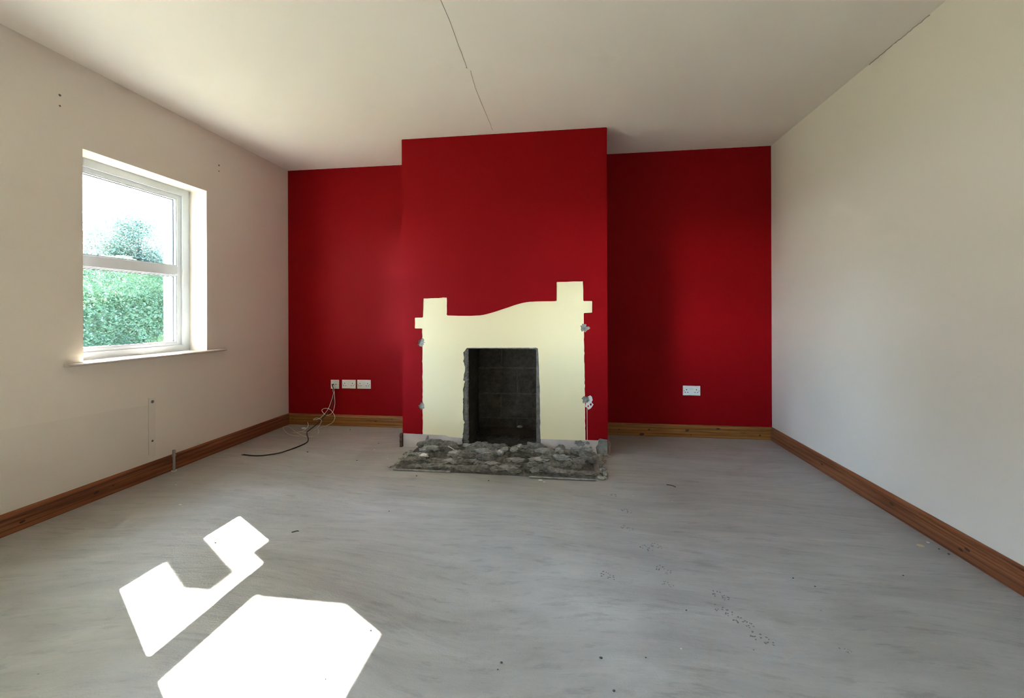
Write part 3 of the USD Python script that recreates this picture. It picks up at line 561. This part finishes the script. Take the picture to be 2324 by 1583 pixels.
PAWS = [(0.267, 2.136, 1), (0.331, 1.966, .9), (0.38, 1.988, .9), (0.369, 1.806, 1), (0.371, 1.71, .7), (0.136, 1.742, 1), (0.544, 1.67, 1), (0.525, 1.588, 1), (0.572, 1.535, 1), (0.600, 1.468, 1.05), (0.843, 1.449, .6), (0.291, 2.325, .9), (0.252, 2.514, .8), (-0.742, 1.128, 1), (-0.714, 1.158, 1)]
for x, y, sc in PAWS:
    a = -math.pi / 2 - 0.9 + math.pi + rng.normal(0, 0.2)
    obj('paw_print', paw(x, y, a, 1.15 * sc) + paw(x + 0.026 * sc, y - 0.020 * sc, a + rng.normal(0, 0.3), 0.95 * sc), 'paw_dust', fl, label='dusty animal paw print')
GRIT = [(0.097, 1.315, 6), (0.124, 1.205, 5), (0.413, 1.566, 4), (0.883, 1.809, 4), (0.939, 1.764, 4), (1.633, 2.112, 5), (1.640, 2.072, 6), (1.327, 1.882, 4), (-0.202, 1.26, 5), (-1.977, 3.644, 7), (-1.98, 3.008, 8), (-1.537, 3.284, 6), (-1.511, 2.878, 5), (-0.655, 1.335, 4), (-1.619, 1.759, 5), (-0.209, 1.235, 3), (-0.951, 2.156, 4), (-0.98, 2.65, 6), (-0.499, 2.628, 6), (0.233, 1.335, 3)]
WHERE = ['roundest dark crumb on the open floor near the bottom centre of the picture', 'dark crumb nearest the bottom edge of the picture, centre right', 'dark crumb left of the paw prints on the open floor',
 'small dark crumb at the left end of the pale patch before the right skirting', 'small dark crumb between the paw prints and the right skirting', 'dark crumb close to the right skirting, beyond the cream flake', 'dark crumb close to the right skirting, nearest the camera',
 'small dark crumb out on the floor half a metre from the right skirting', 'dark crumb on the floor right of the big patch of sunlight, near the bottom', 'dark crumb under the left alcove skirting beside the cables', 'elongated dark crumb below the end of the black cable',
 'dark crumb on the left alcove floor near the chimney corner', 'dark crumb on the floor left of the mortar bed', 'dark crumb lying inside the big patch of sunlight', 'dark crumb lying in the far small patch of sunlight', 'tiny dark speck right of the big patch of sunlight',
 'dark crumb on open floor midway between sunlight and mortar bed', 'dark crumb in front of the left end of the mortar bed', 'dark crumb in front of the middle of the mortar bed', 'tiny dark speck left of the nearest paw prints']
for (x, y, mm), w in zip(GRIT, WHERE):
    r = rock(rng, np.array([1.3, 1.0, 0.7]) * mm / 1000 * 1.25, 1, 0.35); r.apply_translation((x, y, -r.bounds[0][2]))
    obj('grit_crumb', r, 'dust_dark', label=w, cat='crumb', group='grit crumbs on the floor')
def flake(x, y, w, h, mat, label, group=None):
    q = blob2d(rng, x, y, w / 2, h / 2, 14, 0.15); obj('paint_flake', ext_xy(q, 0.0003, 0.0022), mat, smooth=False, label=label, cat='flake', group=group)
flake(1.575, 2.134, 0.030, 0.022, 'flake_cream', 'cream paint flake on the floor beside the right skirting, the larger of two')
flake(1.632, 2.168, 0.012, 0.010, 'flake_white', 'small white flake right up against the right skirting')
flake(-0.175, 2.680, 0.026, 0.022, 'flake_white', 'white oval flake on the floor just in front of the mortar bed')
for x, y, w, lab in ((-0.150, 2.655, 0.014, 'small white fleck right beside the oval white flake before the mortar bed'), (-2.139, 2.089, 0.018, 'white fleck on the floor between the left skirting and the sunlight'), (-2.416, 2.33, 0.014, 'white fleck on the floor in front of the pipe stub'),
        (0.369, 2.513, 0.008, 'tiny white fleck right of the mortar bed, left of the twig'), (0.575, 2.463, 0.008, 'tiny white fleck just in front of the twig on the right'), (0.349, 1.384, 0.006, 'tiny white fleck left of the nearest paw prints'), (-1.498, 3.13, 0.012, 'white fleck on the floor of the left alcove'),
        (-1.306, 2.94, 0.012, 'white fleck off the left end of the mortar bed'), (-2.50, 2.39, 0.010, 'tiny white fleck nearest the left skirting, below the pipe stub'), (-2.33, 2.42, 0.012, 'white fleck right of the pipe stub')):
    flake(x, y, w, w * 0.5, 'flake_white', lab, 'plaster flecks on the floor')
for x0, y0, x1, y1, lab in ((0.598, 2.700, 0.645, 2.670, 'dark twig on the floor between the mortar bed and the right skirting'), (-1.327, 1.888, -1.300, 1.902, 'dark twig on the floor just past the far patch of sunlight')):
    P = spline([(x0, y0, 0.0022), ((x0 + x1) / 2 + 0.004, (y0 + y1) / 2 + 0.006, 0.003), (x1, y1, 0.0022)], 5)
    obj('twig', tube(P, 0.0021, 6), 'twig_brown', label=lab, cat='twig')

# ------------------------------------------------------------------ outdoors
rng = np.random.default_rng(61)
gr = thing('ground', kind='structure')
obj('lawn', bx(-60, XIN - 0.17, -40, 60, -0.8, -0.30), 'soil', gr)
def leaves(centres, size, droop=0.5):
    n = len(centres); sz = rng.uniform(0.6, 1.4, n)[:, None] * size
    a = rng.uniform(0, 2 * np.pi, n); d = np.stack([np.cos(a), np.sin(a), rng.normal(-0.15, droop, n)], 1); d /= np.linalg.norm(d, axis=1, keepdims=True)
    w = np.cross(d, rng.normal(0, 1, (n, 3))); w /= np.linalg.norm(w, axis=1, keepdims=True)
    p0, p1, p2, p3 = centres - d * sz / 2, centres + w * sz * 0.28, centres + d * sz / 2, centres - w * sz * 0.28
    V = np.stack([p0, p1, p2, p3], 1).reshape(-1, 3); i = np.arange(n) * 4
    return trimesh.Trimesh(V, np.vstack([np.stack([i, i + 1, i + 2], 1), np.stack([i, i + 2, i + 3], 1)]), process=False)
AX, NX = np.array([0, 1.0, 0]), np.array([-1.0, 0, 0]); HC = np.array([-8.5, 7.0, 0])     # hedge line, along the garden's far side
def hedge_points(n, u0, u1, v0, v1, z0, ztop):
    u = rng.uniform(u0, u1, n); q = rng.random(n)
    face = rng.random(n) < 0.72
    v = np.where(face, v0 + np.abs(rng.normal(0, 0.12, n)), rng.uniform(v0, v1, n)); zt = ztop(u)
    z = np.where(face, z0 + (zt - z0) * q, zt - np.abs(rng.normal(0, 0.10, n)))
    bump_ = 0.35 * (meshkit.fbm(np.stack([u * 1.6, z * 2.4, 0 * u], -1), 3, 12) - 0.5)
    return HC + u[:, None] * AX + (v + bump_)[:, None] * NX + z[:, None] * np.array([0, 0, 1.0])
top = lambda u: 1.95 + 0.25 * np.sin(u * 1.7 + 1.0) + 0.35 * (meshkit.fbm(np.stack([u * 2.2, 0 * u, 0 * u], -1), 3, 5) - 0.5)
hd = thing('hedge', tuple(HC + [0, 0, -0.3]), label='thick green hedge seen through the lower half of the window', cat='hedge')
obj('foliage', leaves(hedge_points(70000, -2.8, 2.8, 0.0, 1.1, -0.28, top), 0.05), 'hedge_leaf', hd, smooth=False, kind='stuff')
cu = np.linspace(-2.6, 2.6, 36)
core = []
for u in cu:
    r = rock(rng, (0.9, 0.5, 1.9), 1, 0.3); r.apply_translation(HC + u * AX + 0.6 * NX + np.array([0, 0, 0.65])); core.append(r)
obj('branches', core, 'hedge_leaf', hd, smooth=False)
def tree(u, v, hgt, crown, n, label, spread=(0.9, 0.9, 0.9), size=0.08, name='tree'):
    base = HC + u * AX + v * NX; t = thing(name, (base[0], base[1], -0.3), label=label, cat='tree')
    trunk = spline([base + [0, 0, -0.3], base + [0.05, 0.05, hgt * 0.4], base + [0.0, 0.1, hgt * 0.8]], 6)
    g = [tube(trunk, np.linspace(0.09, 0.03, len(trunk)), 8)]; cs = []
    for k in range(26):
        a = rng.uniform(0, 2 * np.pi); z = hgt - crown + crown * rng.uniform(0.05, 1.0); rad = rng.uniform(0.2, 1) * (1 - 0.55 * (z - hgt + crown) / crown)
        tip = base + np.array([math.cos(a) * spread[0] * rad, math.sin(a) * spread[1] * rad, z])
        st0 = base + np.array([0, 0.05, max(0.3, z - 0.7)]); g.append(tube(spline([st0, (st0 + tip) / 2 + [0, 0, 0.08], tip], 4), np.linspace(0.02, 0.006, 9), 5))
        m_ = n // 26; cs.append(tip + rng.normal(0, 1, (m_, 3)) * (0.23, 0.23, 0.20))
    obj('trunk', g, 'bark', t); obj('foliage', leaves(np.vstack(cs), size), 'tree_leaf', t, smooth=False, kind='stuff')
tree(2.40, 2.35, 3.45, 1.9, 26000, 'taller loose tree above the right half of the hedge outside', (0.95, 0.95, 1), 0.055)
tree(3.95, 5.2, 3.7, 1.7, 15000, 'wispy tree above the left half of the hedge outside', (1.0, 1.0, 1), 0.06)
n = 9000
u, v = rng.uniform(-2.6, 2.6, n), -rng.uniform(0.30, 0.62, n); bs = HC + u[:, None] * AX + v[:, None] * NX + np.array([0, 0, -0.3])
hh = rng.uniform(0.35, 1.0, n)[:, None] * (0.75 + 0.35 * np.sin(u * 2.3))[:, None]; lean = np.clip(rng.normal(0, 0.10, (n, 3)), -0.2, 0.2) * (0.5, 1, 0); wd = rng.normal(0, 1, (n, 3)) * (1, 1, 0); wd /= np.linalg.norm(wd, axis=1, keepdims=True); wd *= 0.012
V = np.stack([bs - wd, bs + wd, bs + lean + hh * np.array([0, 0, 1.0])], 1).reshape(-1, 3)
obj('long_grass', trimesh.Trimesh(V, np.arange(3 * n).reshape(-1, 3), process=False), 'grass_blade', smooth=False, label='long pale grass and weeds growing in front of the hedge outside', cat='grass', kind='stuff')

# porch canopy on the outer wall and a pole beyond: they cut the sun that falls through the window
pc = thing('porch_canopy', (XIN - 0.17, 3.9, 2.60), kind='structure')
zc = 2.62; sh = lambda x, y: (x - 1.185 * zc, y + 0.747 * zc)   # from a shadow point on the floor up to the canopy
xe, ye = sh(-1.406, 1.505)
pl = Polygon([(XIN - 0.172, ye), (xe + 0.145, ye), (xe + 0.125, ye + 0.165), (xe, ye + 0.20), (xe, ye + 1.5), (XIN - 0.172, ye + 1.5)])
obj('roof_slab', ext_xy(pl, zc, zc + 0.10), 'outer_render', pc)
for yy in (ye + 0.25, ye + 1.35):
    obj('stay', tube([(XIN - 0.17, yy, 3.15), (xe + 0.2, yy, zc + 0.09)], 0.012, 8), 'pipe_metal', pc)
obj('lean_to_roof', bx(-5.15, XIN - 0.172, -1.1, 2.60, zc, zc + 0.1), 'outer_render', pc)
tp = 5.2
po = (-1.365 - 1.185 * tp, 1.478 + 0.747 * tp)
pp = thing('wooden_post', (po[0], po[1], -0.3), label='weathered square wooden post standing in the garden left of the hedge', cat='post')
pw, pz = 0.078, tp - 0.040
obj('shaft', rbx(po[0] - pw, po[0] + pw, po[1] - pw, po[1] + pw, -0.3, pz, 0.004), 'pole_wood', pp)
obj('pole_cap', rbx(po[0] - pw - 0.002, po[0] + pw + 0.002, po[1] - pw - 0.002, po[1] + pw + 0.002, pz, pz + 0.012, 0.003), 'pipe_metal', pp)
